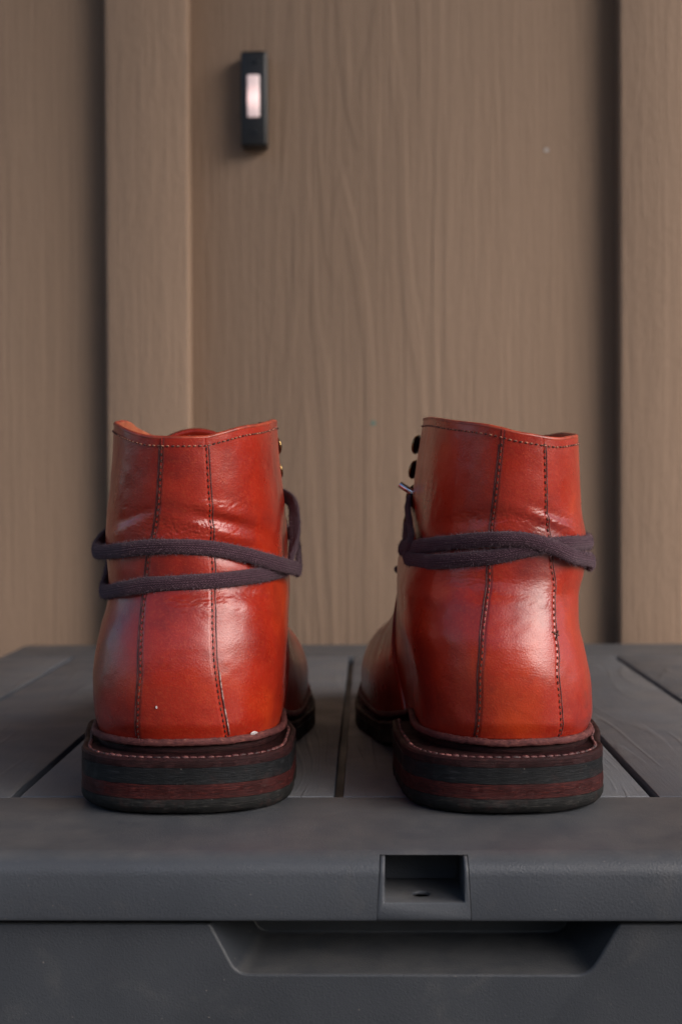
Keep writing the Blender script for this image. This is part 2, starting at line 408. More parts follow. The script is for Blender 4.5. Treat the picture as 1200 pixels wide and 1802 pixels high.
# body with the hand recess
YB = FY + .0048
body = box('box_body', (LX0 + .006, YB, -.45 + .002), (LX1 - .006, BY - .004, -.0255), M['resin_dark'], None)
fb = lambda px: at(px, YB)
zr = zat(1724, YB)
def rounded(poly, r, seg=6):
    out = []
    n = len(poly)
    for i in range(n):
        p0, p1, p2 = (Vector(poly[k % n]) for k in (i-1, i, i+1)); rr = r[i]
        if rr == 0: out.append(tuple(p1)); continue
        d0 = (p0-p1).normalized(); d1 = (p2-p1).normalized()
        a = p1 + d0*rr; b = p1 + d1*rr
        for k in range(seg+1):
            t = k/seg; q = (1-t)**2*a + 2*t*(1-t)*p1 + t*t*b; out.append(tuple(q))
    return out
poly = rounded([(fb(345), -.02), (fb(408), zr), (fb(1038), zr), (fb(1108), -.02)], [0, .0045, .0045, 0])
rec = prism_y('cut', poly, YB - .004, YB + .030, scale1=(.90, 1.0))
for v in rec.data.vertices:
    if v.co.y > YB + .02 and v.co.z < -.022: v.co.z += .0050
boolean(body, [rec])
finish(body, .0028, 5, 25)
for v in body.data.vertices:
    if v.co.y < YB + .06: v.co.y += .07 * max(0.0, -.0255 - v.co.z)
child(body)

# ------------------------------------------------------------------ doorbell on the wall
db = empty('doorbell', (at(455, WY) - .0005, WY - .0003, zat(181, WY - .008)))
tag(db, 'black slim doorbell with a pale glowing push button on the brown wall', 'doorbell')
s = N('black_plastic'); s.P(Base_Color=(.008, .008, .009), Roughness=.38); M['bell'] = s.m
s = N('lit_button'); c = s.coord()
s.P(Base_Color=(.78, .66, .66), Roughness=.35, Emission_Color=(1.0, .62, .58), Emission_Strength=s.ramp(s.math('ABSOLUTE', s.math('MULTIPLY', s.n('SeparateXYZ', i_Vector=c).outputs[2], 60)), [(0.0, .45), (.75, .12)])); M['button'] = s.m
hwb, hh = .0104, .0372
box('housing', (-hwb, -.017, -hh), (hwb, 0, hh), M['bell'], db, .0022, 4)
box('push_button', (-.0052, -.0187, -.0165 + .0014), (.0044, -.0165, .0165 + .0016), M['button'], db, .0010, 3)
for z in (-.027, .0285):
    bm = bmesh.new(); bmesh.ops.create_cone(bm, segments=16, radius1=.0021, radius2=.0018, depth=.0008, cap_ends=True, matrix=Matrix.Translation((.0008, -.0173, z)) @ Matrix.Rotation(R(90), 4, 'X'))
    me = bpy.data.meshes.new('screw'); bm.to_mesh(me); bm.free(); me.materials.append(M['hook']); o = bpy.data.objects.new('screw', me); COL.objects.link(o); o.parent = db

# ------------------------------------------------------------------ the boots
K = .555 / 2500
def tabz(rows): return [(H - (py - 860) * K, v) for py, v in rows]
BOOTS = {
 'left': dict(X0=-.0686, rot=0.0, med=+1, hwS=.0398, leather='leather',
    L=[(740, 200), (750, 200), (800, 198), (850, 194), (900, 189), (950, 187), (1000, 190), (1050, 190), (1100, 178), (1150, 168), (1200, 163.5), (1250, 166), (1285, 176), (1310, 180)],
    Rr=[(740, 487), (750, 488), (800, 492), (850, 497), (900, 503), (950, 507), (1000, 509), (1050, 510), (1100, 508), (1150, 505), (1200, 500), (1250, 497), (1285, 488), (1310, 486)],
    seamL=[(765, 287), (880, 282), (935, 275), (1000, 262), (1060, 255), (1120, 250), (1200, 248), (1300, 246)],
    seamR=[(765, 362), (880, 368), (930, 371), (1000, 374), (1060, 373), (1150, 376), (1230, 386), (1300, 398)],
    top=[(-1.0, .1385), (-.9, .1428), (-.78, .1448), (-.6, .1434), (-.4, .1406), (-.24, .1376), (-.15, .1363), (0, .1359), (.12, .1361), (.2, .1374), (.35, .1402), (.48, .1416), (.6, .1432), (.85, .1455), (1.0, .1458)],
    tongue=-.006),
 'right': dict(X0=.0537, rot=4.8, med=-1, hwS=.0378, leather='leather2',
    L=[(735, 745), (800, 735), (850, 728), (900, 722), (950, 716), (1000, 706), (1050, 700), (1100, 706), (1150, 718), (1200, 725), (1250, 728), (1285, 736), (1310, 738)],
    Rr=[(740, 1016), (760, 1016), (800, 1018), (850, 1019), (900, 1021), (950, 1029), (1000, 1028), (1050, 1018), (1100, 1019), (1150, 1030), (1200, 1038), (1250, 1041), (1285, 1030), (1310, 1028)],
    seamL=[(765, 884), (880, 872), (935, 866), (1000, 862), (1050, 858), (1120, 850), (1200, 845), (1300, 838)],
    seamR=[(765, 955), (880, 958), (935, 962), (1000, 966), (1050, 970), (1130, 975), (1200, 979), (1300, 980)],
    top=[(-1.0, .1466), (-.8, .1457), (-.6, .1440), (-.4, .1418), (-.2, .1398), (0, .1366), (.2, .1350), (.35, .1360), (.6, .1377), (.8, .1392), (1.0, .1388)],
    tongue=.012)}
YBk = [(.018, .0150), (.024, .0138), (.032, .0105), (.045, .0088), (.058, .0105), (.072, .0150), (.085, .0185), (.10, .0180), (.12, .0150), (.15, .0125)]
YFt = [(.018, .286), (.03, .290), (.04, .288), (.05, .278), (.058, .258), (.065, .230), (.073, .200), (.082, .176), (.092, .160), (.105, .146), (.12, .136), (.15, .128)]
LFt = [(.018, .075), (.05, .090), (.062, .10), (.075, .08), (.09, .050), (.12, .040), (.15, .038)]
YEND = [(.018, .126), (.03, .130), (.075, .1535), (.09, .1500), (.105, .1385), (.12, .1290), (.15, .1205)]
def e_shift(y, z=None):
    """height of the sole line relative to the heel"""
    d = -.011 * sst(.080, .160, y) + .011 * sst(.215, .31, y)**1.3
    if z is not None: d = d * (1 - sst(.055, .10, z))
    return d

class Boot:
    def __init__(s, key):
        s.k = BOOTS[key]; s.key = key; k = s.k
        s.rot = R(k['rot']); s.o = empty('leather_boot', (k['X0'], .506, 0), s.rot)
        cS = k['X0'] - .045 * math.sin(s.rot)
        s.wL = tabz([(py, (px - 645) * K - cS) for py, px in k['L']]); s.wR = tabz([(py, (px - 645) * K - cS) for py, px in k['Rr']])
    def world(s, P):
        c, n = math.cos(s.rot), math.sin(s.rot); Q = np.empty_like(P)
        Q[..., 0] = s.k['X0'] + c*P[..., 0] - n*P[..., 1]; Q[..., 1] = .506 + n*P[..., 0] + c*P[..., 1]; Q[..., 2] = P[..., 2]; return Q
    def raw(s, side, y, z):
        """undisplaced point of the upper; side = -1/+1 array, y local, z"""
        a, b = interp(z, s.wL), interp(z, s.wR); cx = (a + b) / 2; hb = (b - a) / 2
        med = (side * s.k['med']) > 0
        ball = np.where(med, interp(z, [(.02, .037), (.035, .038), (.045, .0365), (.055, .033), (.065, .029), (.08, .027)]),
                             interp(z, [(.02, .054), (.035, .056), (.045, .052), (.055, .045), (.065, .036), (.08, .029)]))
        w = sst(.075, .19, y) * (1 - sst(.08, .10, z))
        base = hb*(1-w) + ball*w - .0045*np.exp(-((y-.115)/.032)**2) * (1 - sst(.055, .085, z)) * np.where(med, 1.0, .5)
        cx = cx * (1 - w)
        yb, yf = interp(z, YBk), interp(z, YFt); Lf = interp(z, LFt); Lb = interp(z, [(.02, .043), (.05, .045), (.08, .046), (.15, .046)])
        p = interp(z, [(.02, 2.25), (.06, 2.15), (.09, 2.05), (.15, 2.15)])
        bf = (1 - (1 - np.clip((y-yb)/Lb, 0, 1))**p + 1e-12)**(1/p)
        ff = (1 - (1 - np.clip((yf-y)/Lf, 0, 1))**2.1 + 1e-12)**(1/2.1)
        return np.stack([cx + side*base*bf*ff, y, z + e_shift(y, z)], -1)
    def S0(s, t, z):
        yb = interp(z, YBk); ye = interp(z, YEND)
        return s.raw(np.where(t < 0, -1.0, 1.0), yb + (ye - yb) * t*t, z)
    def nrm(s, t, z, f=None):
        f = f or s.S0; h = .004
        du = f(t + h, z) - f(t - h, z); dv = f(t, z + .0006) - f(t, z - .0006)
        n = np.cross(du, dv); return n / (np.linalg.norm(n, axis=-1, keepdims=True) + 1e-12)
    def disp(s, t, z):
        """folds and creases of the worn leather (metres along the normal)"""
        A = s.arc(t); D = 0
        left = s.key == 'left'
        zz = lambda py: H - (py - 860) * .535 / 2500
        g = lambda a0, z0, sa, sz, amp, sl=0: amp*np.exp(-((A-a0)/sa)**2 - ((z-z0-sl*(A-a0))/sz)**2)
        if left:
            # right flank: two soft rolls above the lace and a hollow between
            D = D + g(.018, zz(900), .014, .0038, .0011, -.20) - g(.020, zz(918), .016, .0028, .0015, -.22) + g(.020, zz(938), .018, .0034, .0013, -.28)
            D = D - g(.024, zz(965), .013, .0050, .0016, -.1) + g(.012, zz(1065), .022, .006, .0007) - g(.03, zz(1045), .014, .004, .0010, -.2)
            D = D - g(-.020, zz(905), .016, .0022, .0006, .25) + g(-.022, zz(925), .02, .0045, .0007, .25) - g(-.004, zz(915), .02, .0040, .0004)
            D = D + g(-.028, zz(1000), .012, .007, .0009) - g(.0, zz(1035), .03, .004, .0004)
            cz = [(zz(890), .003, .018, .016, 1.0), (zz(932), .004, .014, .022, 1.2), (zz(925), .0035, -.006, .016, .6), (zz(1060), .004, .006, .018, .7), (zz(1045), .004, .028, .012, .9), (zz(900), .005, -.022, .016, .5)]
        else:
            D = D - g(.014, zz(905), .012, .0022, .0006, -.3) + g(.014, zz(918), .016, .0032, .0009, -.3) - g(.014, zz(932), .012, .0024, .0006, -.3)
            D = D - g(-.020, zz(915), .02, .003, .0006, .1) + g(-.020, zz(935), .02, .004, .0006, .1) - g(-.018, zz(1035), .02, .0045, .0007)
            D = D + g(.014, zz(1060), .010, .020, .0009) - g(.026, zz(1050), .010, .007, .0010) + g(.026, zz(930), .012, .006, .0006)
            cz = [(zz(912), .0035, -.020, .016, 1.0), (zz(915), .004, .010, .014, 1.1), (zz(930), .005, .028, .012, .7), (zz(1025), .004, -.018, .018, .8), (zz(1050), .006, .016, .012, .5)]
        # fine creases: ridged noise drawn out sideways, only in the flex zones
        m = 0
        for z0, sz, a0, sa, amp in cz: m = m + amp*np.exp(-((z-z0)/sz)**2 - ((A-a0)/sa)**2)
        w = fbm(A*160 + 9, z*160 + (5 if left else 40), 2) - .5
        r = 1 - np.abs(2*fbm(A*150 + w*2, z*1050 + w*5 + (3 if left else 77), 3) - 1)
        r2 = 1 - np.abs(2*fbm(A*420 + 50, z*1100 - w*5, 2) - 1)
        D = D - m*(.00022*np.clip(r, 0, 1)**6 + .00012*r2**5)
        D = D + .0011*(fbm(A*42 + (0 if left else 60), z*38, 2) - .5) + .00030*(fbm(A*150, z*170 + 11, 2) - .5)
        fade = sst(.020, .030, z)
        return D * fade * (1 - .6*sst(.55, .9, np.abs(t)))
    def arc(s, t):
        return np.interp(t, *s.arct) if hasattr(s, 'arct') else s._arc(t)
    def _arc(s, t):
        tt = np.linspace(-1, 1, 801); P = s.S0(tt, np.full_like(tt, .09)); d = np.r_[0, np.cumsum(np.linalg.norm(np.diff(P, axis=0), axis=1))]
        d -= np.interp(0, tt, d); s.arct = (tt, d); return np.interp(t, tt, d)
    def S(s, t, z, off=0):
        t = np.asarray(t, float); z = np.asarray(z, float)
        P = s.S0(t, z); n = s.nrm(t, z)
        return P + n * (s.disp(t, z) + off)[..., None] if np.ndim(off) == 0 or True else P
    def inv(s, px, py):
        """(t, z) of the surface point seen at a pixel"""
        t, z = 0.0, zat(py, .53)
        tt = np.linspace(-.85, .85, 341)
        for _ in range(6):
            x, y = proj(s.world(s.S0(tt, np.full_like(tt, z))))
            k0, k1 = int(np.argmin(x)), int(np.argmax(x)); k0, k1 = min(k0, k1), max(k0, k1)
            t = float(np.interp(px, x[k0:k1+1], tt[k0:k1+1])); yy = float(np.interp(t, tt, y))
            Yd = .506 + float(s.S0(np.array([t]), np.array([z]))[0, 1])
            z += (yy - py) * Yd / 2500
        return t, z

def fit_silhouette(B):
    """adjust the width tables until the outline of the upper has the photographed width at each height"""
    for _ in range(6):
        for idx, (nm, key2) in enumerate((('wL', 'L'), ('wR', 'Rr'))):
            tab = getattr(B, nm); new = []
            py_ = np.array([p for p, x in B.k[key2]]); px_ = np.array([x for p, x in B.k[key2]])
            sg = -1 if idx == 0 else 1
            for z, v in tab:
                ye = float(interp(np.array(z), YEND)); yb = float(interp(np.array(z), YBk))
                tm = 1.0 if z > .088 else math.sqrt(min(1, (.088 - yb)/(ye - yb)))
                tt = np.linspace(.3, tm, 60)*sg; X, Y = proj(B.world(B.S0(tt, np.full_like(tt, z))))
                k_ = int(np.argmin(X) if idx == 0 else np.argmax(X)); tgt = float(np.interp(Y[k_], py_, px_))
                new.append((z, v + .8*(tgt - X[k_])*.56/2500))
            setattr(B, nm, new)
def build_boot(key, label):
    B = Boot(key); fit_silhouette(B); k = B.k; o = B.o; tag(o, label, 'boot', 'pair of red-brown leather boots'); B._arc(np.array([0.]))
    LE = M[k['leather']]
    med = k['med']
    ztop = lambda t: interp(t, k['top'])
    zbot = .0226
    # ---- quarters and shaft, one continuous piece of leather, lined inside
    n, m = 300, 340
    T, Vv = np.meshgrid(np.linspace(-1, 1, m), np.linspace(0, 1, n))
    Z = zbot + (ztop(T) - zbot) * Vv
    P = B.S(T, Z)
    # front edges of the shaft turn a little inwards
    sh = mesh_obj('shaft', P, grid_faces(n, m), LE, o, uv=np.stack([B.arc(T), Z], -1), mats=[LE, M['lining'], M['edge']])
    md = sh.modifiers.new('thickness', 'SOLIDIFY'); md.thickness = .0022; md.offset = -1; md.material_offset = 1; md.material_offset_rim = 2
    # ---- vamp
    n, m = 90, 170
    T, Vv = np.meshgrid(np.linspace(-1, 1, m), np.linspace(0, 1, n)); Z = zbot + (.083 - zbot) * Vv
    yf = interp(Z, YFt); ys = interp(Z, YEND) - .010
    def SV(t, z): return B.raw(np.where(t < 0, -1., 1.), interp(z, YFt) - (interp(z, YFt) - interp(z, YEND) + .010) * t*t, z)
    P = SV(T, Z); Nn = B.nrm(T, Z, SV)
    P = P + Nn * (.0012 + .0016*(fbm(P[..., 0]*60, P[..., 1]*150, 3) - .5) * sst(.04, .06, Z))[..., None]
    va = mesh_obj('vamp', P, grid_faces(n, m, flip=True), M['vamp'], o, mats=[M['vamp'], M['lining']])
    md = va.modifiers.new('thickness', 'SOLIDIFY'); md.thickness = .002; md.offset = 1; md.material_offset = 1
    # ---- tongue
    n, m = 60, 40
    U, Vv = np.meshgrid(np.linspace(-1, 1, m), np.linspace(0, 1, n)); tw = .0225 + .004*Vv
    zt_ = .1437 - .016*U**2 if key == 'left' else .1440 - .016*U**2
    Z = .070 + (zt_ - .070)*Vv
    X = k['tongue']*Vv + U*tw
    Y = interp(Z, YFt) - .0085 - .010*U**2 + .0007*np.sin(Vv*30 + U*2)
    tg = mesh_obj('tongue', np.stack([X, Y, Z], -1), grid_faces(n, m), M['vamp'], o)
    md = tg.modifiers.new('thickness', 'SOLIDIFY'); md.thickness = .003; md.offset = 0
    sb = Stitch()
    for u in np.linspace(-.92, .92, 22):
        z = (.1437 if key == 'left' else .1440) - .016*u*u - .0028; x = k['tongue']*.98 + u*.0262
        y = float(interp(np.array(z), YFt)) - .0085 - .010*u*u - .0016
        sb.add(np.array([x, y, z]), np.array([1, 0, -1.1*u]), np.array([0, -1, 0]), .0014, .00042)
    sb.build('stitching', M['thread2'], o)
    # ---- backstay strip over the heel seam, raised over the shaft
    pts = []
    for nm, sg in (('seamL', -1), ('seamR', 1)):
        rows = []
        for py, px in k[nm]:
            t, z = B.inv(px, py); rows.append((z, t))
        pts.append(rows)
    n, m = 300, 90
    U, Vv = np.meshgrid(np.linspace(0, 1, m), np.linspace(0, 1, n))
    Zb = zbot + .004 + (.135 - zbot - .004) * Vv
    aR = lambda z: interp(z, pts[1]); aL = lambda z: interp(z, pts[0])
    dt = .0125                                         # strip edge lies outside its stitch line
    tL, tR = aL(Zb) - dt, aR(Zb) + dt
    T = tL + (tR - tL)*U
    Z = zbot + .003 + (ztop(T) - .0002 - zbot - .003)*Vv
    tL, tR = aL(Z) - dt, aR(Z) + dt; T = tL + (tR - tL)*U
    Wd = np.abs(B.arc(tR) - B.arc(tL)); dL = U*Wd; dR = (1-U)*Wd
    edge = np.minimum(dL, dR)
    off = -.0004 + .0011*sst(0, .0009, edge) - .0004*np.exp(-((edge - .0014)/.0005)**2) 
    P = B.S(T, Z, off)
    mesh_obj('backstay', P, grid_faces(n, m), LE, o, uv=np.stack([B.arc(T), Z], -1))
    # dark burnished edge line of the strip
    for f, sg in ((aL, -1), (aR, 1)):
        zz = np.linspace(.026, .133, 160); tt = f(zz) + sg*(dt + .002)
        tube('seam_edge', B.S(tt, zz, .0000), .00026, M['cutedge'], o, 6)
    # stitches of the two seams
    sb = Stitch(); rs = random.Random(5)
    for f, sg in ((aL, 1), (aR, -1)):
        zz = np.linspace(.0255, .1335, 700); tt = f(zz) - sg*0.0
        C = B.S(tt, zz, .00045); d = np.r_[0, np.cumsum(np.linalg.norm(np.diff(C, axis=0), axis=1))]
        q = 0.0006
        while q < d[-1]:
            c = np.array([np.interp(q, d, C[:, a]) for a in range(3)]); c2 = np.array([np.interp(q + .0005, d, C[:, a]) for a in range(3)])
            zc = np.interp(q, d, zz); nn = B.nrm(np.array([np.interp(q, d, tt)]), np.array([zc]))[0]
            sb.add(c, c2 - c + np.array([rs.uniform(-.00008, .00008), 0, 0]), nn, .00130, .00030); q += .0023
    sb.build('stitching', M['thread'], o)
    # ---- collar: rolled edge and its stitch line
    tt = np.linspace(-.985, .985, 500); zz = ztop(tt)
    tube('collar_edge', B.S(tt, zz - .0002, -.0007), .00085, M['edge'], o, 8)
    sb = Stitch(); C = B.S(tt, zz - .0030, .0003 + .0006*((tt > aL(zz)) & (tt < aR(zz)))); d = np.r_[0, np.cumsum(np.linalg.norm(np.diff(C, axis=0), axis=1))]
    q = .001
    while q < d[-1]:
        c = np.array([np.interp(q, d, C[:, a]) for a in range(3)]); c2 = np.array([np.interp(q + .0006, d, C[:, a]) for a in range(3)])
        ta = np.interp(q, d, tt); nn = B.nrm(np.array([ta]), np.array([np.interp(q, d, zz) - .003]))[0]
        sb.add(c, c2 - c, nn, .0012, .00034); q += .0020
    sb.build('stitching', M['thread2'], o)
    # ---- sole: everything follows one outline
    HWM = [(0, k['hwS']-.0006), (.04, k['hwS']), (.06, k['hwS']), (.09, .0358), (.115, .0335), (.15, .0365), (.20, .0425), (.24, .040), (.30, .034)]
    HWL = [(0, k['hwS']-.0006), (.032, k['hwS']), (.06, .0442), (.09, .0480), (.115, .0488), (.15, .0525), (.19, .0570), (.23, .0540), (.30, .040)]
    def outline(nn, grow=0.0, y0=0.0, y1=.303):
        a = np.linspace(0, 2*np.pi, nn, endpoint=False); y = y0 + (y1 - y0) * (1 - np.cos(a))/2
        side = np.where(np.sin(a) >= 0, 1., -1.)
        w = np.where(side*med > 0, interp(y, HWM), interp(y, HWL))
        bf = (1 - (1 - np.clip((y-y0)/.036, 0, 1))**2.35 + 1e-12)**(1/2.35); ff = (1 - (1 - np.clip((y1-y)/.085, 0, 1))**2.2 + 1e-12)**(1/2.2)
        P = np.stack([side*w*bf*ff, y], -1)
        T_ = np.roll(P, -1, 0) - np.roll(P, 1, 0); T_ /= np.linalg.norm(T_, axis=1, keepdims=True) + 1e-12
        return P + np.stack([T_[:, 1], -T_[:, 0]], -1) * grow, a
    def layer(name, mat, prof, heel=False, wob=.00015, seed=0, rear=None):
        """prof: list of (outward offset, z); the layer is closed top and bottom"""
        nn = 720; rings = []
        for g_, z_ in prof:
            Q, a = outline(nn, g_)
            q = Q.copy(); q *= 1
            ang = np.arctan2(Q[:, 0], Q[:, 1] - .04)
            q[:, 0] += np.sin(ang)*wob*2*(fbm(ang*9 + seed*7 + 20, np.full(nn, z_*900 + seed), 3) - .5)
            q[:, 1] += np.cos(ang)*wob*2*(fbm(ang*9 + seed*7 + 20, np.full(nn, z_*900 + seed), 3) - .5)
            if heel:
                wm = float(interp(np.array(.076), HWM)); wl_ = float(interp(np.array(.076), HWL)); lo, hi = (-wl_, wm) if med > 0 else (-wm, wl_)
                q[:, 0] = np.where(Q[:, 1] > .076, np.clip(q[:, 0], lo, hi), q[:, 0])
                q[:, 1] = np.where(Q[:, 1] > .076, .076 - .004*np.clip(1 - (q[:, 0]/.036)**2, 0, 1), q[:, 1])
            z = np.full(nn, z_) + (0 if heel else e_shift(Q[:, 1]))
            z = z + .00016*(fbm(ang*5 + seed*3 + 30, np.full(nn, seed*1.), 2) - .5)
            if rear is not None: z = z + rear(q[:, 1], q[:, 0], z_)
            rings.append(np.stack([q[:, 0], q[:, 1], z], -1))
        L_ = len(rings); V = np.concatenate(rings); F = grid_faces(L_, nn, wrap=True, flip=True)
        # caps as strips between the two sides (outline is symmetric in its angle)
        for base, fl in ((0, False), ((L_-1)*nn, True)):
            for i in range(0, nn//2):
                a_, b_, c_, d_ = base + i, base + i + 1, base + (nn - i - 1) % nn, base + (nn - i) % nn
                f = [a_, b_, c_, d_]; f2 = []
                for q_ in f:
                    if q_ not in f2: f2.append(q_)
                if len(f2) >= 3: F.append(tuple(f2) if fl else tuple(f2[::-1]))
        ob = mesh_obj(name, V, F, mat, o); ob.data.set_sharp_from_angle(angle=R(32)); return ob
    lift = lambda y, x, z_: .0005*(1 - sst(0, .034, y))*(z_ < .003) + (.0007*sst(.015, .04, x*(1 if key == 'right' else -1)))*(z_ < .003)
    layer('heel_cap', M['cap'], [(-.0032, .0000), (-.0014, .0004), (-.0004, .0014), (.0003, .0028), (.0003, .0055), (.0002, .0059), (.0000, .0060)], True, .0003, 1, lift)
    layer('heel_lift', M['lift'], [(.0000, .0060), (.0002, .0061), (.0001, .0085), (.00015, .0086), (.0001, .0111), (-.0001, .01125)], True, .0003, 2)
    layer('outsole', M['outsole'], [(-.0001, .01125), (.0001, .0114), (.0000, .0140), (.0001, .0171), (-.0001, .01725)], False, .0003, 3)
    layer('welt', M['welt'], [(-.0001, .01725), (.0000, .0174), (.0001, .0198), (-.0005, .0205), (-.0012, .0207), (-.0016, .0206), (-.0046, .0200), (-.0090, .0198)], False, .0002, 4)
    # rand: thin wavy strip of leather standing round the foot of the upper
    nn = 700; y0t = np.linspace(-1, 1, nn)
    def ring(z_):
        yb, yf_ = float(interp(np.array(z_), YBk)), float(interp(np.array(z_), YFt))
        a = np.linspace(0, 2*np.pi, nn, endpoint=False); y = yb + (yf_-yb)*(1-np.cos(a))/2
        P = B.raw(np.where(np.sin(a) >= 0, 1., -1.), y, np.full(nn, z_)); T_ = np.roll(P, -1, 0) - np.roll(P, 1, 0); T_[:, 2] = 0
        T_ /= np.linalg.norm(T_, axis=1, keepdims=True) + 1e-12
        return P, np.stack([T_[:, 1], -T_[:, 0], np.zeros(nn)], -1), a
    P, No, a = ring(.0243)
    Vi = []
    for off_, dz in ((-.002, -.005), (.0003, -.005), (.0003, -.0008), (-.002, -.0008)):
        q = P + No*off_; q[:, 2] += dz; Vi.append(q)
    mesh_obj('insole_edge', np.concatenate(Vi), grid_faces(4, nn, wrap=True, flip=True), M['welt'], o)
    wav = .0009*(fbm(a*7 + 3, a*0 + (1 if key == 'left' else 8), 3) - .5)
    wz = .0008*(fbm(a*6 + 30, a*0 + (2 if key == 'left' else 5), 3) - .5) + .0004*(fbm(a*60, a*0, 2) - .5)
    Vs = []
    for off_, dz in ((.0002, -.0010), (.0020, -.0015), (.0027, -.0011), (.0027, .0003), (.0023, .0010), (.0016, .0012), (.0004, .0008)):
        q = P + No*(off_ + wav)[:, None]; q[:, 2] += dz + wz; Vs.append(q)
    mesh_obj('rand', np.concatenate(Vs), grid_faces(len(Vs), nn, wrap=True, flip=True), M['rand'], o)
    # raised stitches of the welt
    sb = Stitch(8); Q, a = outline(2400, -.0028); d = np.r_[0, np.cumsum(np.linalg.norm(np.diff(Q, axis=0), axis=1))]; q = 0
    while q < d[-1]:
        x, y = np.interp(q, d, Q[:, 0]), np.interp(q, d, Q[:, 1]); x2, y2 = np.interp(q + .001, d, Q[:, 0]), np.interp(q + .001, d, Q[:, 1])
        if abs(q - d[-1]/2) > .0:
            sb.add(np.array([x, y, .0203 + float(e_shift(np.array(y)))]), np.array([x2-x, y2-y, 0]), np.array([0, 0, 1.]), .0030, .00062 + .0003*rs.random())
        q += .0029 + .0003*rs.random()
    sb.build('welt_stitching', M['weltthread'], o)
    # ---- hooks and eyelets on the facings
    for sg in (-1, 1):
        for z in (.1355, .1245, .1135, .1025):
            t = sg*((.975 if key == 'right' else .978) if sg == med else .95)
            p = B.S(np.array([t]), np.array([z]))[0]; nn_ = B.nrm(np.array([t]), np.array([z]))[0]
            hook(p, nn_, sg, o)
        for z in (.092, .083):
            t = sg*.96; p = B.S(np.array([t]), np.array([z]))[0]; nn_ = B.nrm(np.array([t]), np.array([z]))[0]
            tor(p, nn_, .0026, .0008, 'eyelet', M['brass'], o)
    return B

class Stitch:
    def __init__(s, seg=6): s.V = []; s.F = []; s.seg = seg
    def add(s, c, d, n, L, r):
        d = np.asarray(d, float); d = d/np.linalg.norm(d); n = n - d*np.dot(n, d); n = n/np.linalg.norm(n); b = np.cross(d, n)
        base = len(s.V); g = s.seg
        for u, rr in ((-.5, .25), (-.36, .85), (0, 1.0), (.36, .85), (.5, .25)):
            for j in range(g):
                a = 2*math.pi*j/g; s.V.append(c + d*u*L + (n*math.cos(a) + b*math.sin(a))*r*rr)
        for i in range(4):
            for j in range(g):
                s.F.append((base+i*g+j, base+i*g+(j+1) % g, base+(i+1)*g+(j+1) % g, base+(i+1)*g+j))
        s.F.append(tuple(base+j for j in range(g))[::-1]); s.F.append(tuple(base+4*g+j for j in range(g)))
    def build(s, name, mat, parent):
        o = mesh_obj(name, np.array(s.V), s.F, mat, parent); o['kind'] = 'stuff'; return o
def frames(C, Nref=None):
    T = np.gradient(C, axis=0); T /= np.linalg.norm(T, axis=1, keepdims=True) + 1e-12
    if Nref is None:
        Nn = np.zeros_like(C); v = np.array([0, 0, 1.]) if abs(T[0, 2]) < .9 else np.array([1., 0, 0])
        for i in range(len(C)): v = v - T[i]*np.dot(v, T[i]); v /= np.linalg.norm(v); Nn[i] = v
    else:
        Nn = Nref - T*np.sum(Nref*T, 1, keepdims=True); Nn /= np.linalg.norm(Nn, axis=1, keepdims=True) + 1e-12
    return T, Nn, np.cross(T, Nn)
def tube(name, C, r, mat, parent, seg=8):
    T, Nn, Bn = frames(C); a = np.linspace(0, 2*np.pi, seg, endpoint=False)
    V = C[:, None] + r*(Nn[:, None]*np.cos(a)[None, :, None] + Bn[:, None]*np.sin(a)[None, :, None])
    F = grid_faces(len(C), seg, wrap=True); F += [tuple(range(seg))[::-1], tuple((len(C)-1)*seg + j for j in range(seg))]
    return mesh_obj(name, V, F, mat, parent)
def tor(p, n, R_, r, name, mat, parent, a=24, b=8):
    n = Vector(n).normalized(); q = n.to_track_quat('Z', 'Y'); V = []; 
    for i in range(a):
        th = 2*math.pi*i/a
        for j in range(b):
            ph = 2*math.pi*j/b; v = Vector(((R_ + r*math.cos(ph))*math.cos(th), (R_ + r*math.cos(ph))*math.sin(th), r*math.sin(ph))); V.append(Vector(p) + q @ v)
    F = [(i*b+j, ((i+1) % a)*b+j, ((i+1) % a)*b+(j+1) % b, i*b+(j+1) % b) for i in range(a) for j in range(b)]
    return mesh_obj(name, V, F, mat, parent)
def hook(p, n, sg, parent):
    """speed hook: a washer on the leather, a short post and a flared tongue standing off it"""
    p = Vector(p); n = Vector(n).normalized(); q = n.to_track_quat('Z', 'Y'); out = Vector((sg, -.15, 0)); out = (out - n*out.dot(n)).normalized()
    prof = [(.0, .0002), (.0034, .0002), (.0036, .0006), (.0032, .0011), (.0016, .0013), (.0013, .0028), (.0019, .0034), (.0040, .0044), (.0043, .0049), (.0040, .0054), (.0024, .0055), (.0, .0052)]
    V = []; F = []; g = 20
    for r, h in prof:
        for j in range(g):
            a = 2*math.pi*j/g; V.append(p + q @ Vector((r*math.cos(a), r*math.sin(a), h)) + out*(.0016*max(0, (h-.002)/.003)))
    for i in range(len(prof)-1):
        for j in range(g): F.append((i*g+j, i*g+(j+1) % g, (i+1)*g+(j+1) % g, (i+1)*g+j))
    o = mesh_obj('lace_hook', V, F, M['hook'], parent)
    tor(p + n*.0049 + out*.0016, n, .0041, .00028, 'rim', M['brass'], o, 20, 6)
    return o

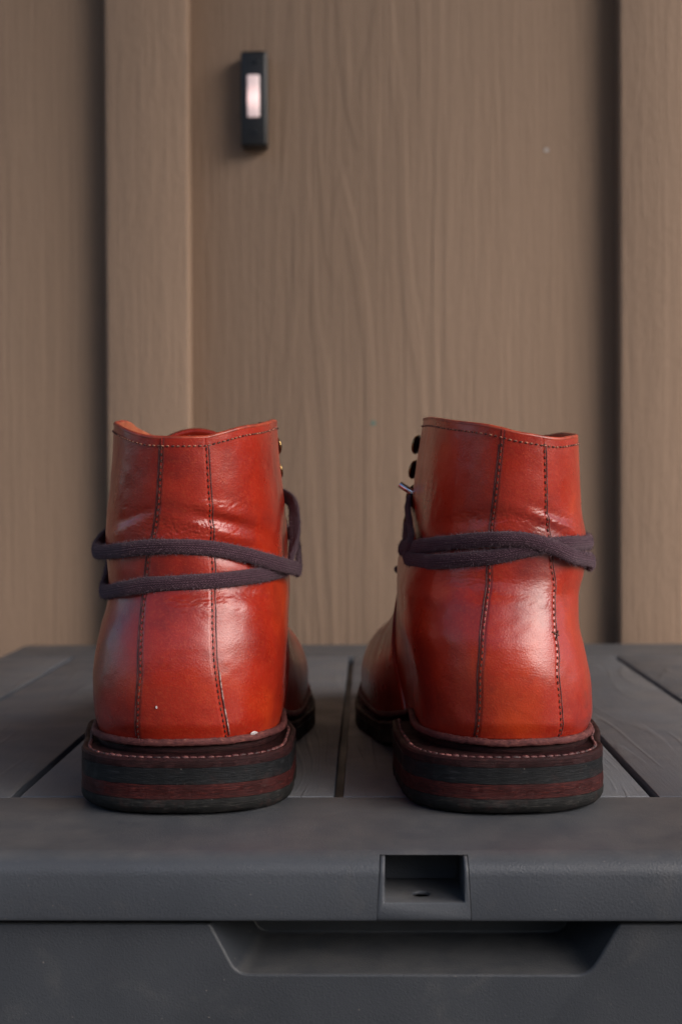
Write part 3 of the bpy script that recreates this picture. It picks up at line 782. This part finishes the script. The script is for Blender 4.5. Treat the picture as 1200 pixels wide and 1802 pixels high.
def lace(B, ctrl, name='lace', w=.0057, th=.0021, tip=None):
    """ctrl: list of ('p', px, py, off[, twist]) on the surface seen at a pixel, ('s', t, z, off[, twist]) or ('x', x, y, z, nx, ny)"""
    P = []; Nr = []; tw = []
    for c in ctrl:
        if c[0] in 'ps':
            t, z = B.inv(c[1], c[2]) if c[0] == 'p' else (c[1], c[2])
            ta, za = np.array([t]), np.array([z]); n = B.nrm(ta, za)[0]; p = B.S(ta, za)[0] + n*c[3]; n = n*np.array([1, 1, .25]); tw.append(c[4] if len(c) > 4 else 0)
        else: p = np.array(c[1:4]); n = np.array([c[4], c[5], 0.]); tw.append(c[6] if len(c) > 6 else 0)
        P.append(p); Nr.append(n/np.linalg.norm(n))
    P = np.array(P); Nr = np.array(Nr); tw = np.array(tw, float)
    d = np.r_[0, np.cumsum(np.linalg.norm(np.diff(P, axis=0), axis=1)**.5)]
    def cr(A):
        m_ = np.zeros_like(A); m_[1:-1] = (A[2:] - A[:-2]) / (d[2:] - d[:-2])[:, None]; m_[0] = (A[1]-A[0])/(d[1]-d[0]); m_[-1] = (A[-1]-A[-2])/(d[-1]-d[-2])
        x = np.linspace(0, d[-1], 900); k = np.clip(np.searchsorted(d, x, side='right')-1, 0, len(d)-2); h = (d[k+1]-d[k]); t = ((x-d[k])/h)[:, None]; h = h[:, None]
        return (2*t**3-3*t**2+1)*A[k] + (t**3-2*t**2+t)*h*m_[k] + (-2*t**3+3*t**2)*A[k+1] + (t**3-t**2)*h*m_[k+1]
    C = cr(P); Nn = cr(Nr); tws = cr(tw[:, None])[:, 0]
    s_ = np.r_[0, np.cumsum(np.linalg.norm(np.diff(C, axis=0), axis=1))]
    T, Nn, Bn = frames(C, Nn)
    ca, sa = np.cos(np.radians(tws))[:, None], np.sin(np.radians(tws))[:, None]; Nn, Bn = Nn*ca + Bn*sa, Bn*ca - Nn*sa
    g = 28; a = np.linspace(0, 2*np.pi, g, endpoint=False)
    ww = w/2*(1 + .10*(fbm(s_*90, s_*0 + 4, 2) - .5)); hh_ = th/2*(1 + .25*(fbm(s_*120, s_*0 + 9, 2) - .5))
    cx = np.sign(np.cos(a))*np.abs(np.cos(a))**.8; sx = np.sign(np.sin(a))*np.abs(np.sin(a))**.75
    cup = -.0005*(cx**2 - .5)
    rn = .00010*(fbm(s_[:, None]*900 + np.zeros(g), np.zeros((900, 1)) + a*6, 2) - .5)
    V = C[:, None] + Bn[:, None]*(ww[:, None]*cx[None] + rn)[..., None] + Nn[:, None]*(hh_[:, None]*sx[None] + cup[None] + rn)[..., None]
    F = grid_faces(900, g, wrap=True)
    F += [tuple(range(g))[::-1], tuple(899*g + j for j in range(g))]
    uv = np.stack([np.repeat((s_/w)[:, None], g, 1), np.repeat((a/(2*np.pi))[None], 900, 0)], -1)
    o = mesh_obj(name, V, F, M['lace'], B.o, uv=uv)
    # loose cotton fibres standing off the lace
    rr = np.random.RandomState(len(ctrl)); VV = []; FF = []
    for _ in range(5500):
        i = rr.randint(2, 897); j = rr.randint(g); p = V[i, j]; c = C[i]; outv = (p - c); outv /= np.linalg.norm(outv)
        dv = outv + T[i]*rr.uniform(-1.3, 1.3) + rr.uniform(-.4, .4, 3); dv /= np.linalg.norm(dv); L = rr.uniform(.0004, .0015)
        sd_ = np.cross(dv, rr.uniform(-1, 1, 3)); sd_ /= np.linalg.norm(sd_); b = len(VV); r_ = .000045
        e1 = p + dv*L*.5 + outv*L*.05; e2 = p + dv*L + T[i]*rr.uniform(-.3, .3)*L
        VV += [p - sd_*r_, p + sd_*r_, e1 + sd_*r_, e1 - sd_*r_, e2]; FF += [(b, b+1, b+2, b+3), (b+3, b+2, b+4)]
    f = mesh_obj('lace_fibres', np.array(VV), FF, M['fuzz'], o, smooth=False); f['kind'] = 'stuff'
    return o

BL = build_boot('left', 'left red-brown leather boot seen from behind, its lace wound round in two separate strands')
BR = build_boot('right', 'right red-brown leather boot seen from behind, its lace strands lying together in one band')

# laces: left boot
zz_ = np.linspace(.0265, .050, 60); tt_ = interp(zz_, [(z, t) for t, z in (BL.inv(px, py) for py, px in BL.k['seamR'])]) + .0165
tube('frayed_edge', BL.S(tt_, zz_, .0003), .00030, M['rand_pale'], BL.o, 6)
lace(BL, [('s', .97, .1160, .0012), ('s', .86, .1120, .0026, -15), ('s', .72, .1050, .0048, -45), ('s', .60, .0965, .0052, -45), ('s', .50, .0885, .0042, -20), ('p', 495, 1000, .0030),
          ('p', 465, 1010, .0016), ('p', 430, 1016, .0014), ('p', 380, 1022, .0014), ('p', 320, 1026, .0014), ('p', 262, 1030, .0016), ('p', 222, 1038, .0022),
          ('s', -.50, .0770, .0022), ('s', -.60, .0815, .0022), ('s', -.72, .0880, .0040), ('s', -.85, .095, .0035), ('s', -.93, .100, .0035)])
lace(BL, [('s', .95, .098, .0035), ('s', .80, .0935, .0040), ('s', .66, .0875, .0045), ('s', .55, .0845, .0050), ('p', 500, 1003, .0052), ('p', 478, 997, .0048), ('p', 450, 985, .0034), ('p', 415, 973, .0020), ('p', 370, 965, .0014),
          ('p', 310, 961, .0014), ('p', 255, 963, .0014), ('p', 220, 968, .0020), ('s', -.50, .0930, .0040), ('s', -.58, .0955, .0036), ('s', -.72, .0985, .0035), ('s', -.93, .102, .0035)])
# right boot
lace(BR, [('s', -.97, .116, .0012), ('s', -.84, .110, .0018), ('s', -.70, .1000, .0028), ('s', -.60, .0935, .0034), ('p', 718, 972, .0032), ('p', 760, 963, .0024), ('p', 810, 954, .0020), ('p', 870, 948, .0020), ('p', 920, 949, .0024), ('p', 960, 960, .0034),
          ('p', 993, 976, .0034), ('s', .45, .0888, .0027), ('s', .53, .0868, .0022), ('s', .62, .0885, .0020), ('s', .78, .095, .0035), ('s', .94, .101, .0035)])
lace(BR, [('s', -.93, .099, .0025), ('s', -.75, .0935, .0020), ('s', -.62, .0895, .0020), ('p', 722, 985, .0014), ('p', 765, 991, .0014, 10), ('p', 815, 987, .0014, 10), ('p', 870, 980, .0014), ('p', 925, 966, .0013), ('p', 965, 958, .0014),
          ('p', 1000, 956, .0020), ('s', .50, .0955, .0018), ('s', .60, .0965, .0018), ('s', .78, .100, .0035), ('s', .94, .104, .0035)])
# criss-cross lacing down the throat of each boot
for B in (BL, BR):
    for z0, z1 in ((.083, .092), (.092, .1025)):
        for sg in (-1, 1):
            lace_pts = [('s', sg*.955, z0, .002), ('x', 0, float(interp(np.array((z0+z1)/2), YFt)) + .002, (z0+z1)/2, 0, 1), ('s', -sg*.955, z1, .002)]
            P = []
            for c in lace_pts: P.append(B.S(np.array([c[1]]), np.array([c[2]]))[0] + B.nrm(np.array([c[1]]), np.array([c[2]]))[0]*c[3] if c[0] == 's' else np.array(c[1:4]))
            tube('lace', np.array([(1-u)**2*P[0] + 2*u*(1-u)*P[1] + u*u*P[2] for u in np.linspace(0, 1, 24)]), .0018, M['lace'], B.o, 10)
# metal lace tip poking out at the inner side of the right boot
p = BR.S(np.array([-.88]), np.array([.1175]))[0]
tube('aglet', np.array([p + np.array([.004, -.001, -.005]), p + np.array([-.001, .0, -.002]), p + np.array([-.0058, .001, .0012])]), .0014, M['steel'], BR.o, 12)
# flecks of pale glue on the left boot
def fleck(B, px, py, r, seed, off=.0004):
    t, z = B.inv(px, py); p = B.S(np.array([t]), np.array([z]), off)[0]; n = Vector(B.nrm(np.array([t]), np.array([z]))[0]); q = n.to_track_quat('Z', 'Y'); rr = random.Random(seed)
    bm = bmesh.new(); bmesh.ops.create_icosphere(bm, subdivisions=2, radius=1)
    for v in bm.verts:
        k_ = rr.uniform(.6, 1.15); v.co = Vector(p) + q @ Vector((v.co.x*r[0]*k_, v.co.y*r[1]*k_, v.co.z*.0004*k_))
    me = bpy.data.meshes.new('glue_fleck'); bm.to_mesh(me); bm.free(); me.materials.append(M['glue']); o = bpy.data.objects.new('glue_fleck', me); COL.objects.link(o); o.parent = B.o
for (ax, ay, bx_, by_) in ((966, 1113, 978, 1119), (977, 1111, 974, 1124)):      # dark nick across the right seam of the right boot
    pp = []
    for u in np.linspace(0, 1, 8):
        t, z = BR.inv(ax + (bx_-ax)*u, ay + (by_-ay)*u); pp.append(BR.S(np.array([t]), np.array([z]), .0007)[0])
    tube('nick', np.array(pp), .00030, M['thread'], BR.o, 6)
fleck(BL, 441, 1286, (.0021, .0010), 1, .0016); fleck(BL, 277, 1243, (.00035, .0006), 2, .0009)
